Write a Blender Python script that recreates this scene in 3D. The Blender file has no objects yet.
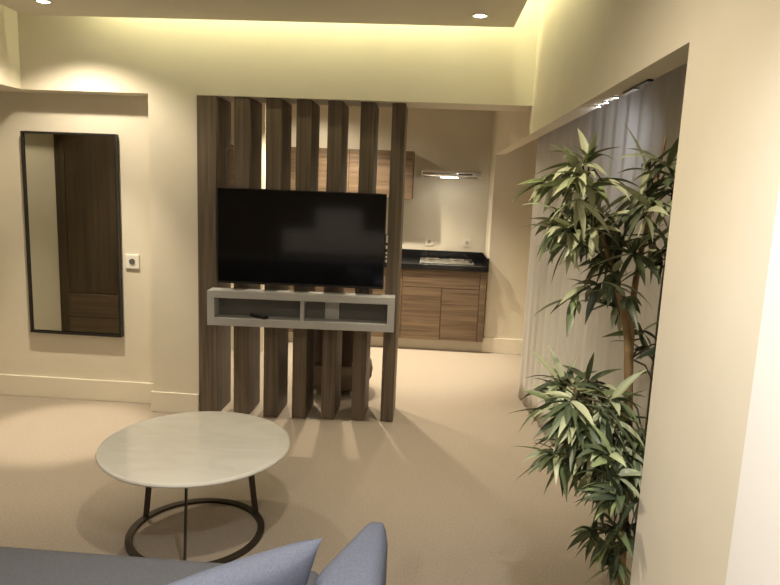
import bpy, bmesh, math, random
from mathutils import Vector, Matrix, Euler
random.seed(7)
C = bpy.context.scene.collection
scene = bpy.context.scene

# ------------------------------------------------------------------ camera
cam_d = bpy.data.cameras.new('camera'); cam = bpy.data.objects.new('camera', cam_d); C.objects.link(cam)
cam_d.sensor_width = 36.0; cam_d.lens = 635.3 / 780 * 36.0; cam_d.clip_start = 0.02
yaw, pitch, roll = 0.0589, 0.1602, 0.0408
right = Vector((math.cos(yaw), math.sin(yaw), 0))
fwd = Vector((-math.sin(yaw) * math.cos(pitch), math.cos(yaw) * math.cos(pitch), -math.sin(pitch)))
up = right.cross(fwd)
r2 = right * math.cos(roll) + up * math.sin(roll); u2 = up * math.cos(roll) - right * math.sin(roll)
m3 = Matrix((r2, u2, -fwd)).transposed()
cam.matrix_world = Matrix.Translation((0, 0, 1.6)) @ m3.to_4x4()
scene.camera = cam

# ------------------------------------------------------------------ world, exposure, large lights
w = bpy.data.worlds.new('world'); scene.world = w; w.use_nodes = True
w.node_tree.nodes['Background'].inputs[0].default_value = (1.0, 0.86, 0.66, 1)
w.node_tree.nodes['Background'].inputs[1].default_value = 0.02
vs = scene.view_settings
vs.view_transform = 'Standard'; vs.look = 'None'; vs.exposure = 0.42; vs.gamma = 1.0
try: vs.use_curve_mapping = False
except Exception: pass
WARM = (1.0, 0.87, 0.66)

def area(name, loc, rot, sx, sy, power, col):
    l = bpy.data.lights.new(name, 'AREA'); l.shape = 'RECTANGLE'; l.size = sx; l.size_y = sy
    l.energy = power; l.color = col
    o = bpy.data.objects.new(name, l); C.objects.link(o); o.location = loc; o.rotation_euler = rot
    return o
def spot(name, loc, target, power, col, deg=110, blend=0.6, rad=0.03):
    l = bpy.data.lights.new(name, 'SPOT'); l.energy = power; l.color = col
    l.spot_size = math.radians(deg); l.spot_blend = blend; l.shadow_soft_size = rad
    o = bpy.data.objects.new(name, l); C.objects.link(o); o.location = loc
    d = (Vector(target) - Vector(loc)).normalized()
    o.rotation_euler = d.to_track_quat('-Z', 'Y').to_euler()
    return o
COVE = (1.0, 0.975, 0.58)
# LED strips of the ceiling cove, lying above the edge of the dropped ceiling
area('cove_light_back', (-0.86, 3.985, 2.88), (math.radians(60), 0, 0), 2.6, 0.03, 12.5, COVE)
area('cove_light_right', (0.41, 3.25, 2.88), (0, math.radians(-60), 0), 0.03, 1.4, 4.2, COVE)
# downlights of the dropped ceiling, then unseen fill spots added for door, pillar and room: x, y, power, beam, blend, colour
DOWN = [(0.217, 3.76, 90, 60, 0.8, WARM), (-2.255, 3.715, 170, 27, 0.6, WARM), (-2.255, 3.715, 115, 66, 0.7, WARM), (-2.255, 3.715, 46, 132, 0.5, WARM),
        (-0.3, 1.5, 62, 156, 0.8, WARM), (0.2, 0.55, 120, 110, 0.8, (0.98, 0.97, 0.96)), (-0.5, -0.9, 140, 150, 0.9, WARM), (-2.2, -0.9, 80, 150, 0.9, WARM)]
KDOWN = [(-0.1, 5.95, 230, 62, 0.7, WARM), (-0.85, 5.9, 165, 116, 0.5, WARM), (-1.3, 5.5, 110, 100, 0.6, WARM), (-0.1, 4.95, 30, 120, 0.7, WARM), (-1.2, 6.3, 20, 160, 0.5, WARM)]
for (x, y, p, bm_, bl, cl) in DOWN:
    spot('downlight_and_fill_lamp', (x, y, 2.56), (x, y, 0), p, cl, bm_, bl, 0.035)
for (x, y, p, bm_, bl, cl) in KDOWN:
    spot('kitchen_downlight_lamp', (x, y, 2.48), (x, y, 0), p, cl, bm_, bl, 0.035)

# ------------------------------------------------------------------ helpers
def tag(o, label=None, cat=None, group=None, kind=None):
    if label: o['label'] = label
    if cat: o['category'] = cat
    if group: o['group'] = group
    if kind: o['kind'] = kind
    return o
def empty(name, loc, label=None, cat=None, group=None, rz=0):
    o = bpy.data.objects.new(name, None); C.objects.link(o); o.location = loc; o.rotation_euler = (0, 0, rz)
    o.empty_display_size = 0.1
    return tag(o, label, cat, group)
def obj(name, bm, mat, parent=None, smooth=False, bevel=0, seg=2, sub=0):
    me = bpy.data.meshes.new(name)
    bmesh.ops.recalc_face_normals(bm, faces=bm.faces[:])
    bm.to_mesh(me); bm.free()
    me.materials.append(mat)
    o = bpy.data.objects.new(name, me); C.objects.link(o)
    if parent: o.parent = parent
    if bevel:
        b = o.modifiers.new('bevel', 'BEVEL'); b.width = bevel; b.segments = seg; b.limit_method = 'ANGLE'
        b.harden_normals = False
    if sub:
        s = o.modifiers.new('sub', 'SUBSURF'); s.levels = sub; s.render_levels = sub
    if smooth:
        for p in me.polygons: p.use_smooth = True
    return o
def box(bm, x0, x1, y0, y1, z0, z1, M=None):
    vs_ = [bm.verts.new((x, y, z)) for x in (x0, x1) for y in (y0, y1) for z in (z0, z1)]
    for f in ((0, 1, 3, 2), (4, 6, 7, 5), (0, 4, 5, 1), (2, 3, 7, 6), (0, 2, 6, 4), (1, 5, 7, 3)):
        bm.faces.new([vs_[i] for i in f])
    if M: bmesh.ops.transform(bm, matrix=M, verts=vs_)
    return bm
def B(*a):
    bm = bmesh.new()
    if isinstance(a[0], (tuple, list)):
        for t in a: box(bm, *t)
    else: box(bm, *a)
    return bm
def tube(bm, pts, rads, n=8, cap=True):
    pts = [Vector(p) for p in pts]
    if not isinstance(rads, (list, tuple)): rads = [rads] * len(pts)
    rings = []
    for i, p in enumerate(pts):
        t = (pts[min(i + 1, len(pts) - 1)] - pts[max(i - 1, 0)]).normalized()
        a = t.cross(Vector((0.13, 0.97, 0.21)))
        if a.length < 1e-3: a = t.cross(Vector((1, 0, 0)))
        a.normalize(); b = t.cross(a)
        rings.append([bm.verts.new(p + (a * math.cos(2 * math.pi * k / n) + b * math.sin(2 * math.pi * k / n)) * rads[i]) for k in range(n)])
    for i in range(len(rings) - 1):
        for k in range(n):
            bm.faces.new((rings[i][k], rings[i][(k + 1) % n], rings[i + 1][(k + 1) % n], rings[i + 1][k]))
    if cap:
        bm.faces.new(rings[0][::-1]); bm.faces.new(rings[-1])
    return bm
def lathe(bm, prof, n=48, c=(0, 0, 0), closed=False):
    rings = []
    for (r, z) in prof:
        if r < 1e-6: rings.append([bm.verts.new((c[0], c[1], c[2] + z))])
        else: rings.append([bm.verts.new((c[0] + r * math.cos(2 * math.pi * k / n), c[1] + r * math.sin(2 * math.pi * k / n), c[2] + z)) for k in range(n)])
    prs = list(zip(rings, rings[1:]))
    if closed: prs.append((rings[-1], rings[0]))
    for a, b in prs:
        for k in range(n):
            k2 = (k + 1) % n
            if len(a) == 1 and len(b) == 1: continue
            if len(a) == 1: bm.faces.new((a[0], b[k], b[k2]))
            elif len(b) == 1: bm.faces.new((a[k], a[k2], b[0]))
            else: bm.faces.new((a[k], a[k2], b[k2], b[k]))
    return bm

# ------------------------------------------------------------------ materials
def mat(name, col, rough=0.6, metal=0.0, spec=0.5):
    m = bpy.data.materials.new(name); m.use_nodes = True
    b = m.node_tree.nodes['Principled BSDF']
    b.inputs['Base Color'].default_value = (*col, 1); b.inputs['Roughness'].default_value = rough
    b.inputs['Metallic'].default_value = metal; b.inputs['Specular IOR Level'].default_value = spec
    return m
def noisy(name, c0, c1, scale=(1, 1, 1), nscale=5, detail=4, rough=0.6, bump=0.0, metal=0.0, spec=0.5, lo=0.35, hi=0.65, distort=0.0, bscale=None, rnd=False):
    m = mat(name, c0, rough, metal, spec); nt = m.node_tree; b = nt.nodes['Principled BSDF']
    tc = nt.nodes.new('ShaderNodeTexCoord'); mp = nt.nodes.new('ShaderNodeMapping')
    mp.inputs['Scale'].default_value = scale
    nt.links.new(tc.outputs['Object'], mp.inputs['Vector'])
    if rnd:
        oi = nt.nodes.new('ShaderNodeObjectInfo'); mu = nt.nodes.new('ShaderNodeMath'); mu.operation = 'MULTIPLY'; mu.inputs[1].default_value = 37.0
        nt.links.new(oi.outputs['Random'], mu.inputs[0]); nt.links.new(mu.outputs[0], mp.inputs['Location'])
    n = nt.nodes.new('ShaderNodeTexNoise'); n.inputs['Scale'].default_value = nscale; n.inputs['Detail'].default_value = detail
    n.inputs['Distortion'].default_value = distort
    nt.links.new(mp.outputs[0], n.inputs['Vector'])
    r = nt.nodes.new('ShaderNodeValToRGB')
    r.color_ramp.elements[0].position = lo; r.color_ramp.elements[0].color = (*c0, 1)
    r.color_ramp.elements[1].position = hi; r.color_ramp.elements[1].color = (*c1, 1)
    nt.links.new(n.outputs['Fac'], r.inputs[0]); nt.links.new(r.outputs[0], b.inputs['Base Color'])
    if bump:
        bp = nt.nodes.new('ShaderNodeBump'); bp.inputs['Strength'].default_value = bump; bp.inputs['Distance'].default_value = 0.01
        src = n
        if bscale:
            src = nt.nodes.new('ShaderNodeTexNoise'); src.inputs['Scale'].default_value = bscale
            nt.links.new(tc.outputs['Object'], src.inputs['Vector'])
        nt.links.new(src.outputs['Fac'], bp.inputs['Height']); nt.links.new(bp.outputs[0], b.inputs['Normal'])
    return m
def emis(name, col, s):
    m = bpy.data.materials.new(name); m.use_nodes = True; nt = m.node_tree
    b = nt.nodes['Principled BSDF']
    b.inputs['Base Color'].default_value = (*col, 1); b.inputs['Emission Color'].default_value = (*col, 1); b.inputs['Emission Strength'].default_value = s
    return m

M_wall = noisy('cream_wall_paint', (0.715, 0.66, 0.545), (0.745, 0.69, 0.575), nscale=3, rough=0.75, bump=0.03, bscale=220, spec=0.25)
M_ceil = noisy('ceiling_paint', (0.70, 0.645, 0.55), (0.72, 0.665, 0.57), nscale=3, rough=0.85, spec=0.2)
M_trim = mat('cream_trim_paint', (0.78, 0.725, 0.61), 0.4)
M_white = noisy('white_door_paint', (0.89, 0.885, 0.87), (0.91, 0.905, 0.89), nscale=3, rough=0.35)
M_floor = noisy('beige_carpet', (0.31, 0.262, 0.21), (0.40, 0.342, 0.28), nscale=120, detail=3, rough=0.95, bump=0.35, bscale=350, spec=0.1, lo=0.3, hi=0.7)
M_woodv = noisy('grey_brown_wood_upright_grain', (0.078, 0.058, 0.04), (0.185, 0.142, 0.103), scale=(26, 26, 0.9), nscale=1.6, detail=6, rough=0.5, bump=0.03, lo=0.3, hi=0.72, distort=0.6, rnd=True)
M_woodh = noisy('walnut_wood_level_grain', (0.085, 0.055, 0.033), (0.21, 0.145, 0.09), scale=(0.9, 20, 26), nscale=1.5, detail=6, rough=0.45, bump=0.03, lo=0.3, hi=0.72, distort=0.7, rnd=True)
M_woodd = noisy('dark_wardrobe_wood', (0.055, 0.038, 0.022), (0.10, 0.07, 0.042), scale=(20, 20, 0.8), nscale=1.5, detail=5, rough=0.5, lo=0.3, hi=0.7, rnd=True)
M_woodm = noisy('drawer_wood', (0.085, 0.058, 0.037), (0.16, 0.112, 0.075), scale=(0.9, 20, 24), nscale=1.5, detail=5, rough=0.5, lo=0.3, hi=0.7, rnd=True)
M_gap = mat('dark_recess', (0.02, 0.015, 0.01), 0.8)
M_blackm = mat('black_powder_coated_metal', (0.025, 0.022, 0.02), 0.45, 0.3)
M_bronze = mat('dark_bronze_metal', (0.055, 0.045, 0.035), 0.4, 0.6)
M_mirror = mat('mirror_glass', (0.50, 0.50, 0.45), 0.02, 1.0)
M_tvs = mat('tv_screen_glass', (0.004, 0.004, 0.005), 0.08, 0.0, 0.5)
M_tvb = mat('tv_black_plastic', (0.012, 0.011, 0.011), 0.4)
M_lit = emis('lamp_glow', (1.0, 0.93, 0.8), 14)
M_litc = emis('cool_lamp_glow', (0.95, 0.96, 1.0), 9)
M_grey = noisy('pale_grey_lacquer', (0.45, 0.455, 0.45), (0.47, 0.475, 0.47), nscale=4, rough=0.4)
M_grey2 = mat('pale_grey_reflected_block', (0.75, 0.76, 0.78), 0.8)
M_greyb = mat('grey_back_panel', (0.13, 0.13, 0.125), 0.5)
M_granite = noisy('black_granite', (0.006, 0.006, 0.007), (0.03, 0.03, 0.032), nscale=160, detail=3, rough=0.12, lo=0.45, hi=0.75)
M_steel = noisy('brushed_steel', (0.55, 0.55, 0.54), (0.68, 0.68, 0.66), scale=(2, 90, 90), nscale=2, rough=0.28, metal=1.0)
M_chrome = mat('polished_steel', (0.72, 0.72, 0.72), 0.14, 1.0)
M_alu = mat('aluminium_plinth', (0.52, 0.47, 0.40), 0.45, 0.35)
M_plastic = mat('white_plastic', (0.80, 0.77, 0.70), 0.35)
M_sofa = noisy('blue_grey_fabric_dim', (0.107, 0.110, 0.125), (0.135, 0.139, 0.158), nscale=260, detail=2, rough=0.9, bump=0.15, bscale=500, spec=0.15)  # darker copy: the dimly lit seat has its shade in the colour
M_sofap = noisy('blue_grey_fabric_lit', (0.13, 0.145, 0.20), (0.165, 0.182, 0.245), nscale=240, detail=2, rough=0.9, bump=0.15, bscale=500, spec=0.15)  # lighter copy for arms and cushion, stronger light put into the colour
M_pouf = noisy('taupe_upholstery', (0.13, 0.10, 0.075), (0.17, 0.132, 0.10), nscale=120, rough=0.9, spec=0.1)
M_brown = mat('dark_brown_leather', (0.05, 0.028, 0.017), 0.5)
M_pot = noisy('dark_brown_pot', (0.035, 0.018, 0.013), (0.05, 0.028, 0.02), nscale=9, rough=0.4)
M_soil = noisy('dark_soil', (0.02, 0.014, 0.01), (0.06, 0.045, 0.03), nscale=60, rough=0.95, bump=0.5)
M_cane = noisy('tan_cane', (0.26, 0.165, 0.08), (0.38, 0.255, 0.135), scale=(6, 6, 14), nscale=2, rough=0.5)
M_twig = mat('green_brown_twig', (0.10, 0.085, 0.04), 0.7)
M_night = mat('dark_window_glass', (0.006, 0.006, 0.008), 0.05)
M_track = mat('black_track', (0.012, 0.012, 0.016), 0.25)

def marble():
    m = noisy('white_marble', (0.66, 0.655, 0.62), (0.74, 0.735, 0.70), scale=(1.5, 3.5, 1), nscale=2.2, detail=8, rough=0.07, lo=0.25, hi=0.6, distort=1.6)
    return m
M_marble = marble()
def curtain_mat():
    m = mat('sheer_grey_curtain', (0.80, 0.775, 0.73), 0.9, 0, 0.1); nt = m.node_tree; b = nt.nodes['Principled BSDF']
    tr = nt.nodes.new('ShaderNodeBsdfTranslucent'); tr.inputs[0].default_value = (0.80, 0.775, 0.73, 1)
    mx = nt.nodes.new('ShaderNodeMixShader'); mx.inputs[0].default_value = 0.25
    out = nt.nodes['Material Output']
    nt.links.new(b.outputs[0], mx.inputs[1]); nt.links.new(tr.outputs[0], mx.inputs[2]); nt.links.new(mx.outputs[0], out.inputs[0])
    return m
M_curtain = curtain_mat()
def leaf_mat():
    m = mat('bamboo_leaf', (0.1, 0.16, 0.05), 0.42, 0, 0.5); nt = m.node_tree; b = nt.nodes['Principled BSDF']
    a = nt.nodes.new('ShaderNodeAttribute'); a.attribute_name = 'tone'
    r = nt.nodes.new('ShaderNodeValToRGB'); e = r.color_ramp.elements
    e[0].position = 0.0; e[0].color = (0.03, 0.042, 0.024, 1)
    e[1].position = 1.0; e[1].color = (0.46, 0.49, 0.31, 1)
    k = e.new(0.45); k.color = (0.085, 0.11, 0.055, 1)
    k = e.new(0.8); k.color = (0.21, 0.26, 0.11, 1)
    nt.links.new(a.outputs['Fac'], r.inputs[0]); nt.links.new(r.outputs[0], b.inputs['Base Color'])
    return m
M_leaf = leaf_mat()

# ------------------------------------------------------------------ setting
def S(name, m, *boxes, bevel=0):
    o = obj(name, B(*boxes), m, bevel=bevel); o['kind'] = 'structure'; return o
YB, ZB = 4.1625, 2.154            # back wall face, underside of its header
XR, ZR = 0.60, 1.98               # right wall face, underside of its header
ZA = 2.32                         # ceiling of the window alcove
S('floor', M_floor, (-3.7, 1.35, -2.7, 7.1, -0.1, 0))
S('wall_back', M_wall, [-3.7, XR, YB, 4.46, ZB, 2.95], [-3.7, -1.871, 4.3125, 4.46, 0, ZB], [-1.871, -1.548, YB, 4.46, 0, ZB])
S('wall_right', M_wall, [XR, 0.685, 1.648, 6.375, ZR, 2.95], [XR, 1.35, -2.7, 1.648, 0, 2.95],
  [XR, 1.35, 6.375, 6.95, 0, 2.95])
S('wall_left', M_wall, [-3.7, -3.13, -2.7, 4.3125, 0, ZB], [-3.7, -2.725, -2.7, YB, ZB, 2.95])
M_dark = noisy('dark_brown_panelling', (0.09, 0.07, 0.05), (0.13, 0.10, 0.075), scale=(14, 14, 0.8), nscale=1.5, rough=0.6)
S('tv_reflection_block', M_grey2, [-1.7, 0.62, -2.54, -2.42, 0.46, 0.88], [-1.15, -0.35, -2.54, -2.40, 0.62, 1.24], bevel=0.16)  # unseen pale block, added for the shape reflected in the television
S('wall_front', M_dark, (-3.7, 1.35, -2.7, -2.55, 0, 2.95))
S('ceiling', M_ceil, (-3.7, 1.35, -2.7, 4.46, 2.95, 3.05))
S('trim_1', M_ceil, (-2.575, 0.436, -2.3, 4.012, 2.58, 2.66))          # dropped ceiling panel with the cove behind its edge
S('ceiling_kitchen', M_ceil, (-2.75, XR, 4.46, 6.95, 2.5, 2.6))
S('wall_kitchen_back', M_wall, (-2.75, 1.35, 6.95, 7.1, 0, 2.6))
S('wall_kitchen_left', M_wall, (-2.75, -2.6, 4.46, 6.95, 0, 2.5))
S('trim_2', M_wall, (-1.70, -1.555, 5.9, 6.02, 0, 2.5))                # slim wall end in the kitchen
S('ceiling_alcove', M_ceil, (0.685, 1.35, 1.648, 6.375, ZA, 2.45))
# alcove outer wall with its window
S('wall_alcove', M_wall, [1.13, 1.35, 1.648, 2.35, 0, ZA], [1.13, 1.35, 2.95, 6.375, 0, ZA], [1.13, 1.35, 2.35, 2.95, 1.75, ZA], [1.13, 1.35, 2.35, 2.95, 0, 0.06])
win = S('window_1', M_blackm, [1.14, 1.19, 2.35, 2.39, 0.06, 1.75], [1.14, 1.19, 2.91, 2.95, 0.06, 1.75], [1.14, 1.19, 2.39, 2.91, 0.06, 0.10], [1.14, 1.19, 2.39, 2.91, 1.71, 1.75])
obj('window_pane', B(1.155, 1.165, 2.39, 2.91, 0.10, 1.71), M_night, win)
# baseboards
S('baseboard_back', M_trim, [-3.13, -1.871, 4.295, 4.3125, 0, 0.155], [-1.886, -1.548, 4.147, YB, 0, 0.145], [-1.886, -1.871, YB, 4.295, 0, 0.145], bevel=0.004)
S('baseboard_left', M_trim, (-3.13, -3.113, 3.44, 4.29, 0, 0.155), bevel=0.004)
S('baseboard_kitchen', M_trim, [XR - 0.014, 1.12, 6.358, 6.375, 0, 0.155], bevel=0.004)
# white door leaf on the right wall, close to the camera
d = S('door_1', M_white, (0.572, XR, 0.10, 1.108, 0, 2.35), bevel=0.004)

# ------------------------------------------------------------------ wardrobe (seen in the mirror)
def lb(name, parent, m, loc, *boxes, **kw):
    """boxes given in world metres, stored relative to the thing's base"""
    bs = [(a - loc[0], b - loc[0], c - loc[1], d_ - loc[1], e - loc[2], f - loc[2]) for (a, b, c, d_, e, f) in boxes]
    return obj(name, B(*bs), m, parent, **kw)
L = (-2.81, 2.4, 0)
t = empty('wardrobe', L, 'dark wooden wardrobe with drawers below, seen reflected in the mirror', 'wardrobe')
lb('carcass', t, M_woodd, L, (-3.128, -2.50, 1.9, 3.378, 0.001, 2.12))
lb('side_panel', t, M_woodd, L, (-3.128, -3.045, 3.3785, 3.40, 0.002, 2.118), bevel=0.002)
lb('door', t, M_woodd, L, (-3.04, -2.502, 3.3785, 3.40, 0.625, 2.118), bevel=0.002)
for (z0, z1) in ((0.01, 0.21), (0.215, 0.415), (0.42, 0.62)):
    lb('drawer', t, M_woodm, L, (-3.04, -2.502, 3.3785, 3.415, z0, z1), bevel=0.002)

# ------------------------------------------------------------------ slatted divider
TILT = 0.06                        # the row of slats stands very slightly turned
SL = (-0.87, 4.19, 0)
t = empty('slatted_divider', SL, 'tall room divider of seven upright grey-brown wooden slats between living room and kitchen', 'room divider', )
for (x, wd) in ((-1.545, 0.128), (-1.305, 0.103), (-1.098, 0.102), (-0.900, 0.098), (-0.697, 0.095), (-0.486, 0.093), (-0.283, 0.089)):
    yf = 4.19 + TILT * (x + wd / 2 + 0.87)
    lb('slat', t, M_woodv, SL, (x, x + wd, yf, yf + 0.31, 0.001, ZB - 0.002), bevel=0.003)

# ------------------------------------------------------------------ television
TL = (-0.848, 4.192, 0.945)
TV_OFF = -0.006
t = empty('television', TL, 'black flat-screen television switched off, mounted on the wooden slats', 'television', rz=TILT)
t.location.y += TV_OFF
lb('casing', t, M_tvb, TL, (-1.398, -0.293, 4.135, 4.165, 0.944, 1.573), bevel=0.004)
lb('screen', t, M_tvs, TL, (-1.390, -0.301, 4.1325, 4.1345, 0.960, 1.565))
lb('rear_housing', t, M_tvb, TL, (-1.25, -0.45, 4.1655, 4.189, 1.0, 1.35), bevel=0.006)
lb('logo_bar', t, M_tvb, TL, (-0.878, -0.818, 4.128, 4.1345, 0.938, 0.9435), bevel=0.002)
pp = lb('port_panel', t, M_tvb, TL, (-0.2925, -0.279, 4.142, 4.164, 1.12, 1.31), bevel=0.002)
for (z, h) in ((1.125, 0.018), (1.155, 0.014), (1.18, 0.014), (1.215, 0.022), (1.255, 0.05)):
    q = lb('port', pp, M_plastic, TL, (-0.287, -0.277, 4.138, 4.1415, z, z + h)); q['label'] = 'small pale connector'

# ------------------------------------------------------------------ hanging media shelf
HL = (-0.82, 4.19, 0.670)
x0, x1, z0, z1, yf, yb = -1.447, -0.213, 0.670, 0.902, 4.062, 4.188
t = empty('media_shelf', HL, 'long pale grey open box shelf fixed to the slats below the television', 'shelf', rz=TILT)
lb('top_board', t, M_grey, HL, (x0, x1, yf, yb, z1 - 0.047, z1), bevel=0.002)
lb('bottom_board', t, M_grey, HL, (x0, x1, yf, yb, z0, z0 + 0.052), bevel=0.002)
for a in (x0, x1 - 0.047):
    lb('side_board', t, M_grey, HL, (a, a + 0.047, yf, yb, z0 + 0.0525, z1 - 0.0475), bevel=0.001)
lb('divider', t, M_grey, HL, (-0.835, -0.811, yf + 0.01, yb, z0 + 0.0525, z1 - 0.0475), bevel=0.001)
lb('back_panel', t, M_greyb, HL, (x0 + 0.048, -0.836, yb - 0.012, yb, z0 + 0.0525, z1 - 0.0475), (-0.810, x1 - 0.048, yb - 0.012, yb, z0 + 0.0525, z1 - 0.0475))
o = lb('light_band_strip', t, M_grey, HL, (-0.68, -0.585, yb - 0.03, yb - 0.0125, z0 + 0.0525, z1 - 0.0475), bevel=0.002); o['label'] = 'paler upright strip on the back panel'  # pale strip stands in for a light band reflecting on the back panel
RL = (-1.11, 4.098, z0 + 0.053)
t = empty('remote_control', RL, 'small black remote control lying in the left half of the grey shelf', 'remote control', rz=math.radians(55))
obj('case', B(-0.022, 0.022, -0.07, 0.07, 0.0, 0.02), M_tvb, t, bevel=0.005)
bm = bmesh.new()
for i in range(3):
    for j in range(6): box(bm, -0.017 + i * 0.0125, -0.008 + i * 0.0125, -0.06 + j * 0.02, -0.05 + j * 0.02, 0.0205, 0.022)
obj('buttons', bm, M_greyb, t)

# ------------------------------------------------------------------ mirror and socket in the niche
ML = (-2.45, 4.31, 0.49)
t = empty('wall_mirror', ML, 'tall rectangular mirror with thin black frame hanging in the left wall niche', 'mirror')
a0, a1, b0, b1 = -2.818, -2.150, 0.488, 1.896
lb('frame', t, M_blackm, ML, (a0, a0 + 0.014, 4.272, 4.311, b0, b1), (a1 - 0.014, a1, 4.272, 4.311, b0, b1), (a0 + 0.022, a1 - 0.014, 4.272, 4.311, b0, b0 + 0.014), (a0 + 0.022, a1 - 0.014, 4.272, 4.311, b1 - 0.014, b1))
lb('glass', t, M_mirror, ML, (a0 + 0.0145, a1 - 0.0145, 4.284, 4.300, b0 + 0.0225, b1 - 0.0145))
def socket(x, z, y, label, s=0.043, M=None, well=None):
    t = empty('wall_socket', (x, y, z), label, 'socket')
    obj('plate', B(-s, s, -0.012, -0.0005, -s, s), M or M_plastic, t, bevel=0.004)
    bm = bmesh.new(); lathe(bm, [(0.0, 0), (0.019, 0), (0.021, 0.003), (0.021, 0.0)], 24)
    bmesh.ops.transform(bm, matrix=Matrix.Translation((0, -0.0125, 0)) @ Matrix.Rotation(math.radians(90), 4, 'X'), verts=bm.verts[:])
    k = obj('socket_well', bm, well or M_greyb, t)
    if not well: k['label'] = 'round dark socket opening'
    bm = B((-0.008, -0.004, -0.0165, -0.0155, -0.002, 0.002), (0.004, 0.008, -0.0165, -0.0155, -0.002, 0.002)); obj('pin_hole', bm, M_gap, k)
    return t
socket(-2.07, 1.030, 4.3125, 'square white wall socket between the mirror and the wall corner', 0.05)

# ------------------------------------------------------------------ kitchen
KL = (0.17, 6.6, 0)
KY = 6.3
def cab(x0, x1, label, parts):
    L = ((x0 + x1) / 2, 6.62, 0)
    t = empty('base_cabinet', L, label, 'kitchen cabinet')
    lb('body', t, M_woodh, L, (x0, x1, KY + 0.022, 6.945, 0.115, 0.834))
    lb('plinth', t, M_alu, L, (x0, x1, KY + 0.06, KY + 0.075, 0.001, 0.113))
    for (nm, a, b, c, d_) in parts:
        lb(nm, t, M_woodh, L, (a, b, KY, KY + 0.02, c, d_), bevel=0.0015)
cab(-0.335, 0.588, 'walnut base cabinet with one wide drawer and two doors under the steel hob',
    [('side_filler', -0.333, -0.255, 0.118, 0.832), ('drawer', -0.250, 0.517, 0.652, 0.832), ('door', -0.250, 0.142, 0.118, 0.646), ('door', 0.148, 0.517, 0.118, 0.646), ('side_filler', 0.522, 0.586, 0.118, 0.832)])
cab(-1.55, -0.34, 'walnut base cabinet half hidden behind the wooden slats',
    [('door', -1.547, -0.948, 0.118, 0.832), ('door', -0.942, -0.343, 0.118, 0.832)])
WL = (-0.4, 6.6, 0.836)
t = empty('worktop', WL, 'black granite kitchen worktop with a low upstand along the walls', 'worktop')
lb('slab', t, M_granite, WL, (-1.55, 0.597, KY - 0.02, 6.945, 0.8365, 0.884), bevel=0.004)
lb('upstand', t, M_granite, WL, (-1.55, 0.597, 6.925, 6.945, 0.8845, 0.968), (0.578, 0.597, KY + 0.0, 6.925, 0.8845, 0.968))
GL = (0.19, 6.6, 0.885)
t = empty('hob', GL, 'stainless steel hob set into the black worktop under the hood', 'hob')
obj('hob_plate', B(-0.28, 0.27, -0.22, 0.22, 0.0, 0.012), M_steel, t, bevel=0.005)
for (x, y, r) in ((-0.15, -0.10, 0.09), (0.11, -0.10, 0.075), (-0.15, 0.11, 0.075), (0.11, 0.11, 0.09)):
    bm = bmesh.new(); lathe(bm, [(0, 0.026), (r * 0.8, 0.026), (r, 0.020), (r, 0.0125)], 28, (x, y, 0)); obj('hotplate', bm, M_chrome, t, smooth=False)
for i in range(4):
    bm = bmesh.new(); lathe(bm, [(0, 0.034), (0.014, 0.034), (0.017, 0.0125)], 16, (0.24, -0.15 + i * 0.07, 0)); obj('knob', bm, M_blackm, t)
# extractor hood
EL = (0.19, 6.7, 1.745)
t = empty('extractor_hood', EL, 'slim stainless steel extractor hood with its lamp on, above the hob', 'extractor hood')
lb('visor', t, M_chrome, EL, (-0.123, 0.503, 6.60, 6.645, 1.752, 1.818), bevel=0.03, seg=6, smooth=True)
lb('canopy', t, M_steel, EL, (-0.118, 0.498, 6.6455, 6.944, 1.757, 1.812), bevel=0.004)
lb('grease_filter', t, M_greyb, EL, (-0.09, 0.47, 6.72, 6.92, 1.7515, 1.7565))
for x in (0.17,):
    lb('hood_lamp', t, M_lit, EL, (x - 0.09, x + 0.09, 6.655, 6.71, 1.745, 1.7565))  # lamp widened and centred, its glow also stands in for the visor highlight
lb('switch_strip', t, M_tvb, EL, (0.26, 0.40, 6.5975, 6.5985, 1.776, 1.790))
spot('hood_light', (0.19, 6.68, 1.745), (0.19, 6.72, 0.9), 0.6, (1, 0.9, 0.75), 150, 0.6, 0.03)
# wall cabinet
UL = (-0.85, 6.77, 1.51)
t = empty('wall_cabinet', UL, 'wide walnut wall cabinet with flap doors, seen between the upright slats', 'kitchen cabinet')
lb('body', t, M_woodh, UL, (-1.52, -0.203, 6.622, 6.945, 1.512, 1.996))
for (a, b) in ((-1.518, -0.864), (-0.860, -0.205)):
    for (c, d_) in ((1.514, 1.752), (1.756, 1.994)):
        lb('flap_door', t, M_woodh, UL, (a, b, 6.60, 6.6205, c, d_), bevel=0.0015)
t = empty('wall_cabinet', (-2.2, 6.77, 1.51), 'walnut wall cabinet at the far left, glimpsed through the first slat gap', 'kitchen cabinet')
lb('body', t, M_woodh, (-2.2, 6.77, 1.51), (-2.59, -1.75, 6.622, 6.945, 1.512, 1.996))
lb('flap_door', t, M_woodh, (-2.2, 6.77, 1.51), (-2.588, -1.752, 6.60, 6.6205, 1.514, 1.994), bevel=0.0015)
socket(-0.006, 1.06, 6.95, 'cream socket on the kitchen wall left of the hood centre', 0.045, M_trim, M_alu)
socket(0.405, 1.065, 6.95, 'cream socket on the kitchen wall right of the hood centre', 0.045, M_trim, M_alu)

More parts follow.
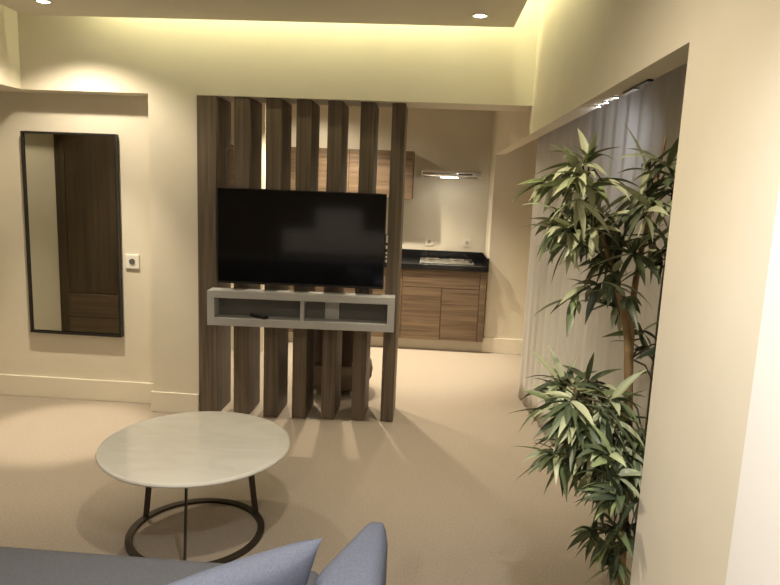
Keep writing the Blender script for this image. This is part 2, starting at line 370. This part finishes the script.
# ------------------------------------------------------------------ tub chair behind the slats
t = empty('tub_chair', (-0.69, 4.90, 0), 'low round taupe chair with dark brown back standing behind the slats', 'chair')
bm = bmesh.new(); lathe(bm, [(0, 0.04), (0.20, 0.04), (0.245, 0.06), (0.28, 0.12), (0.287, 0.18), (0.275, 0.245), (0.23, 0.27), (0, 0.275)], 40)
obj('seat', bm, M_pouf, t, smooth=True)
bm = bmesh.new()
n = 18; rin, rout = 0.215, 0.265
cols = []
for i in range(n + 1):
    a = math.radians(222 + 84 * i / n)
    ring = []
    for (r, z) in ((rin, 0.272), (rout, 0.272), (rout + 0.004, 0.66), (rin + 0.004, 0.675)):
        ring.append(bm.verts.new((r * math.cos(a), r * math.sin(a), z)))
    cols.append(ring)
for i in range(n):
    for k in range(4): bm.faces.new((cols[i][k], cols[i][(k + 1) % 4], cols[i + 1][(k + 1) % 4], cols[i + 1][k]))
bm.faces.new(cols[0][::-1]); bm.faces.new(cols[-1])
obj('backrest', bm, M_brown, t, bevel=0.008)
for (x, y) in ((-0.15, -0.15), (0.15, -0.15), (-0.15, 0.15), (0.15, 0.15)):
    bm = bmesh.new(); lathe(bm, [(0, 0.001), (0.018, 0.001), (0.024, 0.0395), (0, 0.0395)], 14, (x, y, 0)); obj('leg', bm, M_plastic, t)

# ------------------------------------------------------------------ coffee table
CT = (-1.015, 2.70, 0)
t = empty('coffee_table', CT, 'round coffee table with white marble top on three dark bars and a ring base', 'table')
bm = bmesh.new(); lathe(bm, [(0, 0.402), (0.406, 0.402), (0.418, 0.406), (0.423, 0.414), (0.420, 0.421), (0.412, 0.424), (0, 0.424)], 96)
obj('tabletop', bm, M_marble, t)
bm = bmesh.new(); lathe(bm, [(0.276, 0.001), (0.308, 0.001), (0.308, 0.013), (0.276, 0.013)], 80, (0.008, -0.035, 0), closed=True); obj('base_ring', bm, M_bronze, t)
for ang in (163, 40, 281):
    a = math.radians(ang); bm = bmesh.new()
    p0 = Vector((0.292 * math.cos(a) + 0.008, 0.292 * math.sin(a) - 0.035, 0.0)); p1 = Vector((0.245 * math.cos(a) + 0.006, 0.245 * math.sin(a) - 0.02, 0.0))
    ta = Vector((-math.sin(a), math.cos(a), 0)); ra = Vector((math.cos(a), math.sin(a), 0))
    q = []
    for (p, z) in ((p0, 0.0135), (p1, 0.4015)):
        q.append([bm.verts.new(p + ta * s * 0.004 + ra * s2 * 0.014 + Vector((0, 0, z))) for (s, s2) in ((-1, -1), (1, -1), (1, 1), (-1, 1))])
    for k in range(4): bm.faces.new((q[0][k], q[0][(k + 1) % 4], q[1][(k + 1) % 4], q[1][k]))
    bm.faces.new(q[0][::-1]); bm.faces.new(q[1]); obj('leg', bm, M_bronze, t)

# ------------------------------------------------------------------ sofa and cushion
def pad(bm, x0, x1, y0, y1, z0, z1, r=0.06, bulge=0.0, n=6):
    """rounded upholstered block"""
    nx = ny = nz = n
    cx, cy, cz = (x0 + x1) / 2, (y0 + y1) / 2, (z0 + z1) / 2; hx, hy, hz = (x1 - x0) / 2, (y1 - y0) / 2, (z1 - z0) / 2
    tb = bmesh.new(); bmesh.ops.create_cube(tb, size=2.0); bmesh.ops.subdivide_edges(tb, edges=tb.edges[:], cuts=9, use_grid_fill=True)
    rr = min(r, hx * 0.999, hy * 0.999, hz * 0.999)
    for v in tb.verts:
        # push samples to the rounding zone
        def f(t, h):
            k = (abs(t)); 
            c = h - rr
            val = c * min(1, k / 0.62) if k < 0.62 else c + rr * (k - 0.62) / 0.38
            return math.copysign(val, t)
        p = Vector((f(v.co.x, hx), f(v.co.y, hy), f(v.co.z, hz)))
        core = Vector((max(-hx + rr, min(hx - rr, p.x)), max(-hy + rr, min(hy - rr, p.y)), max(-hz + rr, min(hz - rr, p.z))))
        dlt = p - core
        if dlt.length > 1e-9:
            mxc = max(abs(dlt.x), abs(dlt.y), abs(dlt.z)); dlt = dlt.normalized() * mxc
        p = core + dlt
        if bulge:
            p.z += bulge * max(0, 1 - (p.x / hx) ** 2) * max(0, 1 - (p.y / hy) ** 2) * (1 if p.z > 0 else 0)
        v.co = p + Vector((cx, cy, cz))
    me = bpy.data.meshes.new('tmp'); tb.to_mesh(me); tb.free(); bm.from_mesh(me); bpy.data.meshes.remove(me)
    return bm
SO = (-1.1, 1.4, 0)
t = empty('sofa', SO, 'blue-grey upholstered sofa at the bottom edge, its rounded right arm in front', 'sofa')
def pd(name, m, *a, **k):
    a = (a[0] - SO[0], a[1] - SO[0], a[2] - SO[1], a[3] - SO[1], a[4], a[5])
    return obj(name, pad(bmesh.new(), *a, **k), m, t, smooth=True)
pd('base', M_sofa, -2.19, -0.275, 0.92, 1.755, 0.11, 0.29, r=0.02)
pd('seat_cushion', M_sofa, -2.18, -1.50, 1.055, 1.80, 0.292, 0.437, r=0.035)
pd('seat_cushion', M_sofa, -1.495, -0.28, 1.055, 1.80, 0.292, 0.437, r=0.035)
pd('backrest', M_sofa, -2.40, -0.075, 0.80, 1.05, 0.11, 0.78, r=0.07)
arm = pd('armrest', M_sofap, -0.276, -0.080, 1.052, 1.828, 0.11, 0.602, r=0.05)
for v in arm.data.vertices:       # the arm narrows toward its front on the inner side
    yy = v.co.y + SO[1]; xo = -0.092 - SO[0]
    wf = max(0.15, 1.0 - max(0.0, yy - 1.50) * 2.3)
    if v.co.x < xo: v.co.x = xo + (v.co.x - xo) * wf
pd('armrest', M_sofap, -2.41, -2.195, 1.052, 1.822, 0.11, 0.60, r=0.085)
for (x, y) in ((-2.30, 0.9), (-0.17, 0.9), (-2.30, 1.68), (-0.17, 1.68)):
    bm = bmesh.new(); lathe(bm, [(0, 0.001), (0.018, 0.001), (0.025, 0.109), (0, 0.109)], 14, (x - SO[0], y - SO[1], 0)); obj('leg', bm, M_blackm, t)
# throw cushion
def cushion(name, Cn, e1, e2, w_, h_, th, label, m):
    e1 = Vector(e1).normalized(); e2 = Vector(e2); e2 = (e2 - e1 * e1.dot(e2)).normalized(); nn = e1.cross(e2)
    ctr = Vector(Cn) + e1 * w_ / 2 + e2 * h_ / 2
    bm = bmesh.new(); N = 22; grid = {}
    for s in (1, -1):
        for i in range(N + 1):
            for j in range(N + 1):
                u, v = -1 + 2 * i / N, -1 + 2 * j / N
                if s < 0 and (i in (0, N) or j in (0, N)): grid[(s, i, j)] = grid[(1, i, j)]; continue
                pin = 1 - 0.10 * (1 - v * v) * u * u if abs(u) > abs(v) else 1.0
                px, py = u * (1 - 0.09 * (1 - v * v)), v * (1 - 0.09 * (1 - u * u))
                zz = s * th / 2 * ((1 - u ** 2) * (1 - v ** 2)) ** 0.42
                grid[(s, i, j)] = bm.verts.new(e1 * px * w_ / 2 + e2 * py * h_ / 2 + nn * zz)
    for s in (1, -1):
        for i in range(N):
            for j in range(N):
                f = [grid[(s, i, j)], grid[(s, i + 1, j)], grid[(s, i + 1, j + 1)], grid[(s, i, j + 1)]]
                bm.faces.new(f if s > 0 else f[::-1])
    o = obj(name, bm, m, smooth=True); o.location = ctr
    return tag(o, label, 'cushion')
cushion('throw_cushion', (-0.232, 1.485, 0.722), (-0.75, -0.66, 0.02), (-0.34, 0.12, -0.93), 0.44, 0.27, 0.13, 'blue-grey throw cushion standing on the sofa seat beside the right arm', M_sofap)

# ------------------------------------------------------------------ ceiling lights
def downlight(x, y, z, label, grp=None, r=0.045, glow=M_lit, name='downlight'):
    t = empty(name, (x, y, z), label, 'ceiling light', grp)
    bm = bmesh.new(); lathe(bm, [(r * 0.78, -0.0005), (r, -0.0005), (r, -0.005), (r * 0.8, -0.008), (r * 0.74, -0.004)], 32, closed=True); obj('trim_ring', bm, M_chrome, t)
    bm = bmesh.new(); lathe(bm, [(0, -0.009), (r * 0.5, -0.0085), (r * 0.73, -0.006), (r * 0.73, -0.0008), (0, -0.0008)], 32); obj('lens', bm, glow, t)
    return t
downlight(0.217, 3.76, 2.58, 'round downlight in the dropped ceiling near its right corner')
downlight(-2.255, 3.685, 2.58, 'round downlight in the dropped ceiling at the top left')
for (y, lab) in ((2.762, 'small bright spotlight over the curtain, farthest of three'), (2.644, 'small bright spotlight over the curtain, middle one of three'), (2.510, 'small bright spotlight over the curtain, nearest of three and next to the black track')):
    downlight(0.668, y, ZR, lab, None, 0.014, M_litc, 'alcove_spotlight')
    spot('alcove_spot_lamp', (0.668, y, ZR - 0.012), (0.90, y + 1.15, 1.75), 4, (0.86, 0.90, 1.0), 62, 0.8, 0.01)
t = empty('ceiling_track', (0.672, 2.275, ZR), 'short black track under the alcove ceiling beside the spotlights', 'track')
obj('rail', B(-0.010, 0.010, -0.135, 0.135, -0.008, -0.0005), M_track, t, bevel=0.003)
o = obj('end_cap', B(-0.009, 0.009, 0.0, 0.13, -0.011, -0.0085), M_chrome, t); o['label'] = 'shiny metal strip'

# ------------------------------------------------------------------ curtain
path = [Vector((0.772, 4.94)), Vector((0.80, 4.6)), Vector((0.86, 4.0)), Vector((0.92, 3.45)), Vector((0.975, 2.95)), Vector((0.985, 2.58))]
def pathpt(s):
    tot = [0]
    for a, b in zip(path, path[1:]): tot.append(tot[-1] + (b - a).length)
    d_ = s * tot[-1]
    for i in range(len(path) - 1):
        if d_ <= tot[i + 1] or i == len(path) - 2:
            f = (d_ - tot[i]) / (tot[i + 1] - tot[i]); dr = (path[i + 1] - path[i]).normalized()
            return path[i].lerp(path[i + 1], f), Vector((dr.y, -dr.x))
t = empty('curtain', (0.88, 3.9, 0), 'floor-length pale grey curtain hanging in folds behind the tall plant', 'curtain')
bm = bmesh.new(); NS, NZ = 420, 16; rows = []
ph = [random.uniform(0, 6.28) for _ in range(4)]
for iz in range(NZ + 1):
    z = 0.012 + (ZA - 0.03 - 0.012) * iz / NZ; row = []
    for i in range(NS + 1):
        s = i / NS * (1 - 0.075 * min(1.0, max(0.0, (1.75 - z) / 0.5)) * (1 if z > 0 else 1)); p, nrm = pathpt(s)
        L_ = s * 2.4
        amp = 0.008 + 0.003 * math.sin(3.1 * L_ + ph[0])
        wv = amp * math.sin(2 * math.pi * L_ / 0.15 + 0.9 * math.sin(2.3 * L_ + ph[1])) + 0.0012 * math.sin(2 * math.pi * L_ / 0.053 + ph[2] + z)
        wv *= 0.75 + 0.25 * (1 - z / 2)
        p = p + nrm * (wv - 0.006)
        row.append(bm.verts.new((p.x - 0.88, p.y - 3.9, z)))
    rows.append(row)
for iz in range(NZ):
    for i in range(NS): bm.faces.new((rows[iz][i], rows[iz][i + 1], rows[iz + 1][i + 1], rows[iz + 1][i]))
o = obj('cloth', bm, M_curtain, t, smooth=True)
so = o.modifiers.new('thick', 'SOLIDIFY'); so.thickness = 0.002
bm = bmesh.new(); tube(bm, [(p.x - 0.88, p.y - 3.9, ZA - 0.012) for p in path], 0.008, 8); obj('curtain_rail', bm, M_plastic, t)

# ------------------------------------------------------------------ tall bamboo plant
PL = Vector((0.70, 2.06, 0))
t = empty('potted_bamboo', PL, 'tall artificial bamboo with long narrow leaves in a dark pot by the pillar', 'plant')
bm = bmesh.new(); lathe(bm, [(0, 0.001), (0.085, 0.001), (0.105, 0.16), (0.112, 0.165), (0.112, 0.19), (0.1, 0.19), (0.096, 0.16), (0, 0.16)], 40)
obj('pot', bm, M_pot, t)
bm = bmesh.new(); lathe(bm, [(0, 0.172), (0.05, 0.17), (0.094, 0.1625), (0, 0.1615)], 24); obj('soil', bm, M_soil, t)
def W(x, y, z): return Vector((x, y, z)) - PL
STEMS = [
    [W(0.715, 2.05, 0.165), W(0.70, 2.05, 0.6), W(0.672, 2.05, 1.0), W(0.64, 2.05, 1.22), W(0.56, 2.07, 1.45), W(0.49, 2.08, 1.63), W(0.44, 2.09, 1.72)],
    [W(0.725, 2.08, 0.165), W(0.71, 2.09, 0.6), W(0.685, 2.09, 1.0), W(0.675, 2.10, 1.3), W(0.71, 2.12, 1.6), W(0.73, 2.12, 1.8)],
    [W(0.70, 2.03, 0.165), W(0.69, 2.0, 0.5), W(0.62, 1.97, 0.75), W(0.53, 1.95, 0.95), W(0.45, 1.94, 1.02)]]
RADS = [[0.016, 0.0155, 0.014, 0.012, 0.007, 0.005, 0.003], [0.015, 0.0145, 0.013, 0.01, 0.006, 0.004], [0.009, 0.008, 0.006, 0.004, 0.002]]
def spl(pts, s):
    n = len(pts) - 1; f = max(0, min(n - 1e-6, s * n)); i = int(f); u = f - i
    p0, p1, p2, p3 = pts[max(i - 1, 0)], pts[i], pts[i + 1], pts[min(i + 2, n)]
    return 0.5 * ((2 * p1) + (p2 - p0) * u + (2 * p0 - 5 * p1 + 4 * p2 - p3) * u * u + (3 * p1 - p0 - 3 * p2 + p3) * u ** 3)
for st, rd in zip(STEMS, RADS):
    k = 40; pts = [spl(st, i / k) for i in range(k + 1)]
    rr = []
    for i in range(k + 1):
        f = i / k * (len(rd) - 1); a = int(min(f, len(rd) - 2)); u = f - a
        r = rd[a] * (1 - u) + rd[a + 1] * u
        rr.append(r * (1.12 if i % 5 == 0 else 1.0))
    obj('stem', tube(bmesh.new(), pts, rr, 10), M_cane, t, smooth=True)
def leaf(bm, layer, base, d_, L_, wd, droop, tone):
    d_ = d_.normalized(); side = d_.cross(Vector((0, 0, 1)))
    if side.length < 0.05: side = Vector((1, 0, 0))
    side.normalize(); side = (Matrix.Rotation(random.uniform(-0.7, 0.7), 3, d_) @ side)
    n = 7; prev = None; p = Vector(base); dirn = d_.copy()
    for i in range(n + 1):
        f = i / n; w_ = wd * (math.sin(math.pi * min(1, (f * 0.93 + 0.07)) ** 0.75)) * 0.5
        if i == n: w_ = 0.0004
        upv = side.cross(dirn).normalized()
        a = bm.verts.new(p - side * w_ + upv * w_ * 0.35); c = bm.verts.new(p); b = bm.verts.new(p + side * w_ + upv * w_ * 0.35)
        for vv in (a, b, c): vv[layer] = max(0.0, min(1.0, tone + (0.08 if vv is c else 0)))
        if prev: bm.faces.new((prev[0], prev[1], c, a)); bm.faces.new((prev[1], prev[2], b, c))
        prev = (a, c, b)
        p = p + dirn * (L_ / n)
        dirn = (dirn + Vector((0, 0, -droop / n))).normalized()
XMAXW, = (0.98,)
def ok(p, q):
    for s in (0.0, 0.5, 1.0):
        v = p.lerp(q, s) + PL
        if v.x > 0.555 and v.y < 1.74: return False
        if v.x > 0.86 and v.y > 2.2: return False
        if v.x > 1.0: return False
    return True
def cluster(name, stem, s0, tips, nleaf, L0, tones, droop=0.7):
    """twigs from the stem to each tip, a spray of leaves at each tip"""
    bm = bmesh.new(); layer = bm.verts.layers.float.new('tone'); tb = bmesh.new()
    for tip in tips:
        tip = Vector(tip) - PL
        s = s0 + random.uniform(-0.06, 0.06); b0 = spl(STEMS[stem], s)
        mid = b0.lerp(tip, 0.55) + Vector((0, 0, 0.03))
        tube(tb, [b0, mid, tip], [0.004, 0.003, 0.0018], 5)
        out = (tip - b0); out.normalize()
        for k in range(nleaf):
            for tr in range(12):
                dv = out * random.uniform(0.25, 1.0) + Vector((random.gauss(0, 0.75), random.gauss(0, 0.75), random.gauss(0.0, 0.5)))
                dv.normalize(); L_ = L0 * random.uniform(0.65, 1.2)
                b = tip if k > nleaf // 3 else mid.lerp(tip, random.uniform(0.2, 1.0))
                if ok(b, b + dv * L_ * 1.02): break
            else: continue
            leaf(bm, layer, b, dv, L_, random.uniform(0.019, 0.029), random.uniform(0.2, 1.0) * droop * 1.6, random.choice(tones) + random.uniform(-0.08, 0.08))
    o = obj(name, bm, M_leaf, t, smooth=True)
    obj('twig', tb, M_twig, o)
    return o
def rt(cx, cy, cz, rx, ry, rz_, n):
    out = []
    while len(out) < n:
        a = (random.uniform(-1, 1), random.uniform(-1, 1), random.uniform(-1, 1))
        if sum(q * q for q in a) < 1: out.append((cx + a[0] * rx, cy + a[1] * ry, cz + a[2] * rz_))
    return out
PALE_LIT = (0.7, 0.85, 1.0, 1.0, 0.45, 0.95); MID = (0.35, 0.5, 0.65, 0.9, 0.25, 1.0); DARK = (0.1, 0.25, 0.4, 0.65, 0.3, 0.8)  # leaf tones vary at random; the pale set also carries spotlight highlights
cluster('leaf_spray', 0, 0.86, rt(0.42, 2.02, 1.61, 0.11, 0.15, 0.13, 15), 8, 0.125, PALE_LIT)
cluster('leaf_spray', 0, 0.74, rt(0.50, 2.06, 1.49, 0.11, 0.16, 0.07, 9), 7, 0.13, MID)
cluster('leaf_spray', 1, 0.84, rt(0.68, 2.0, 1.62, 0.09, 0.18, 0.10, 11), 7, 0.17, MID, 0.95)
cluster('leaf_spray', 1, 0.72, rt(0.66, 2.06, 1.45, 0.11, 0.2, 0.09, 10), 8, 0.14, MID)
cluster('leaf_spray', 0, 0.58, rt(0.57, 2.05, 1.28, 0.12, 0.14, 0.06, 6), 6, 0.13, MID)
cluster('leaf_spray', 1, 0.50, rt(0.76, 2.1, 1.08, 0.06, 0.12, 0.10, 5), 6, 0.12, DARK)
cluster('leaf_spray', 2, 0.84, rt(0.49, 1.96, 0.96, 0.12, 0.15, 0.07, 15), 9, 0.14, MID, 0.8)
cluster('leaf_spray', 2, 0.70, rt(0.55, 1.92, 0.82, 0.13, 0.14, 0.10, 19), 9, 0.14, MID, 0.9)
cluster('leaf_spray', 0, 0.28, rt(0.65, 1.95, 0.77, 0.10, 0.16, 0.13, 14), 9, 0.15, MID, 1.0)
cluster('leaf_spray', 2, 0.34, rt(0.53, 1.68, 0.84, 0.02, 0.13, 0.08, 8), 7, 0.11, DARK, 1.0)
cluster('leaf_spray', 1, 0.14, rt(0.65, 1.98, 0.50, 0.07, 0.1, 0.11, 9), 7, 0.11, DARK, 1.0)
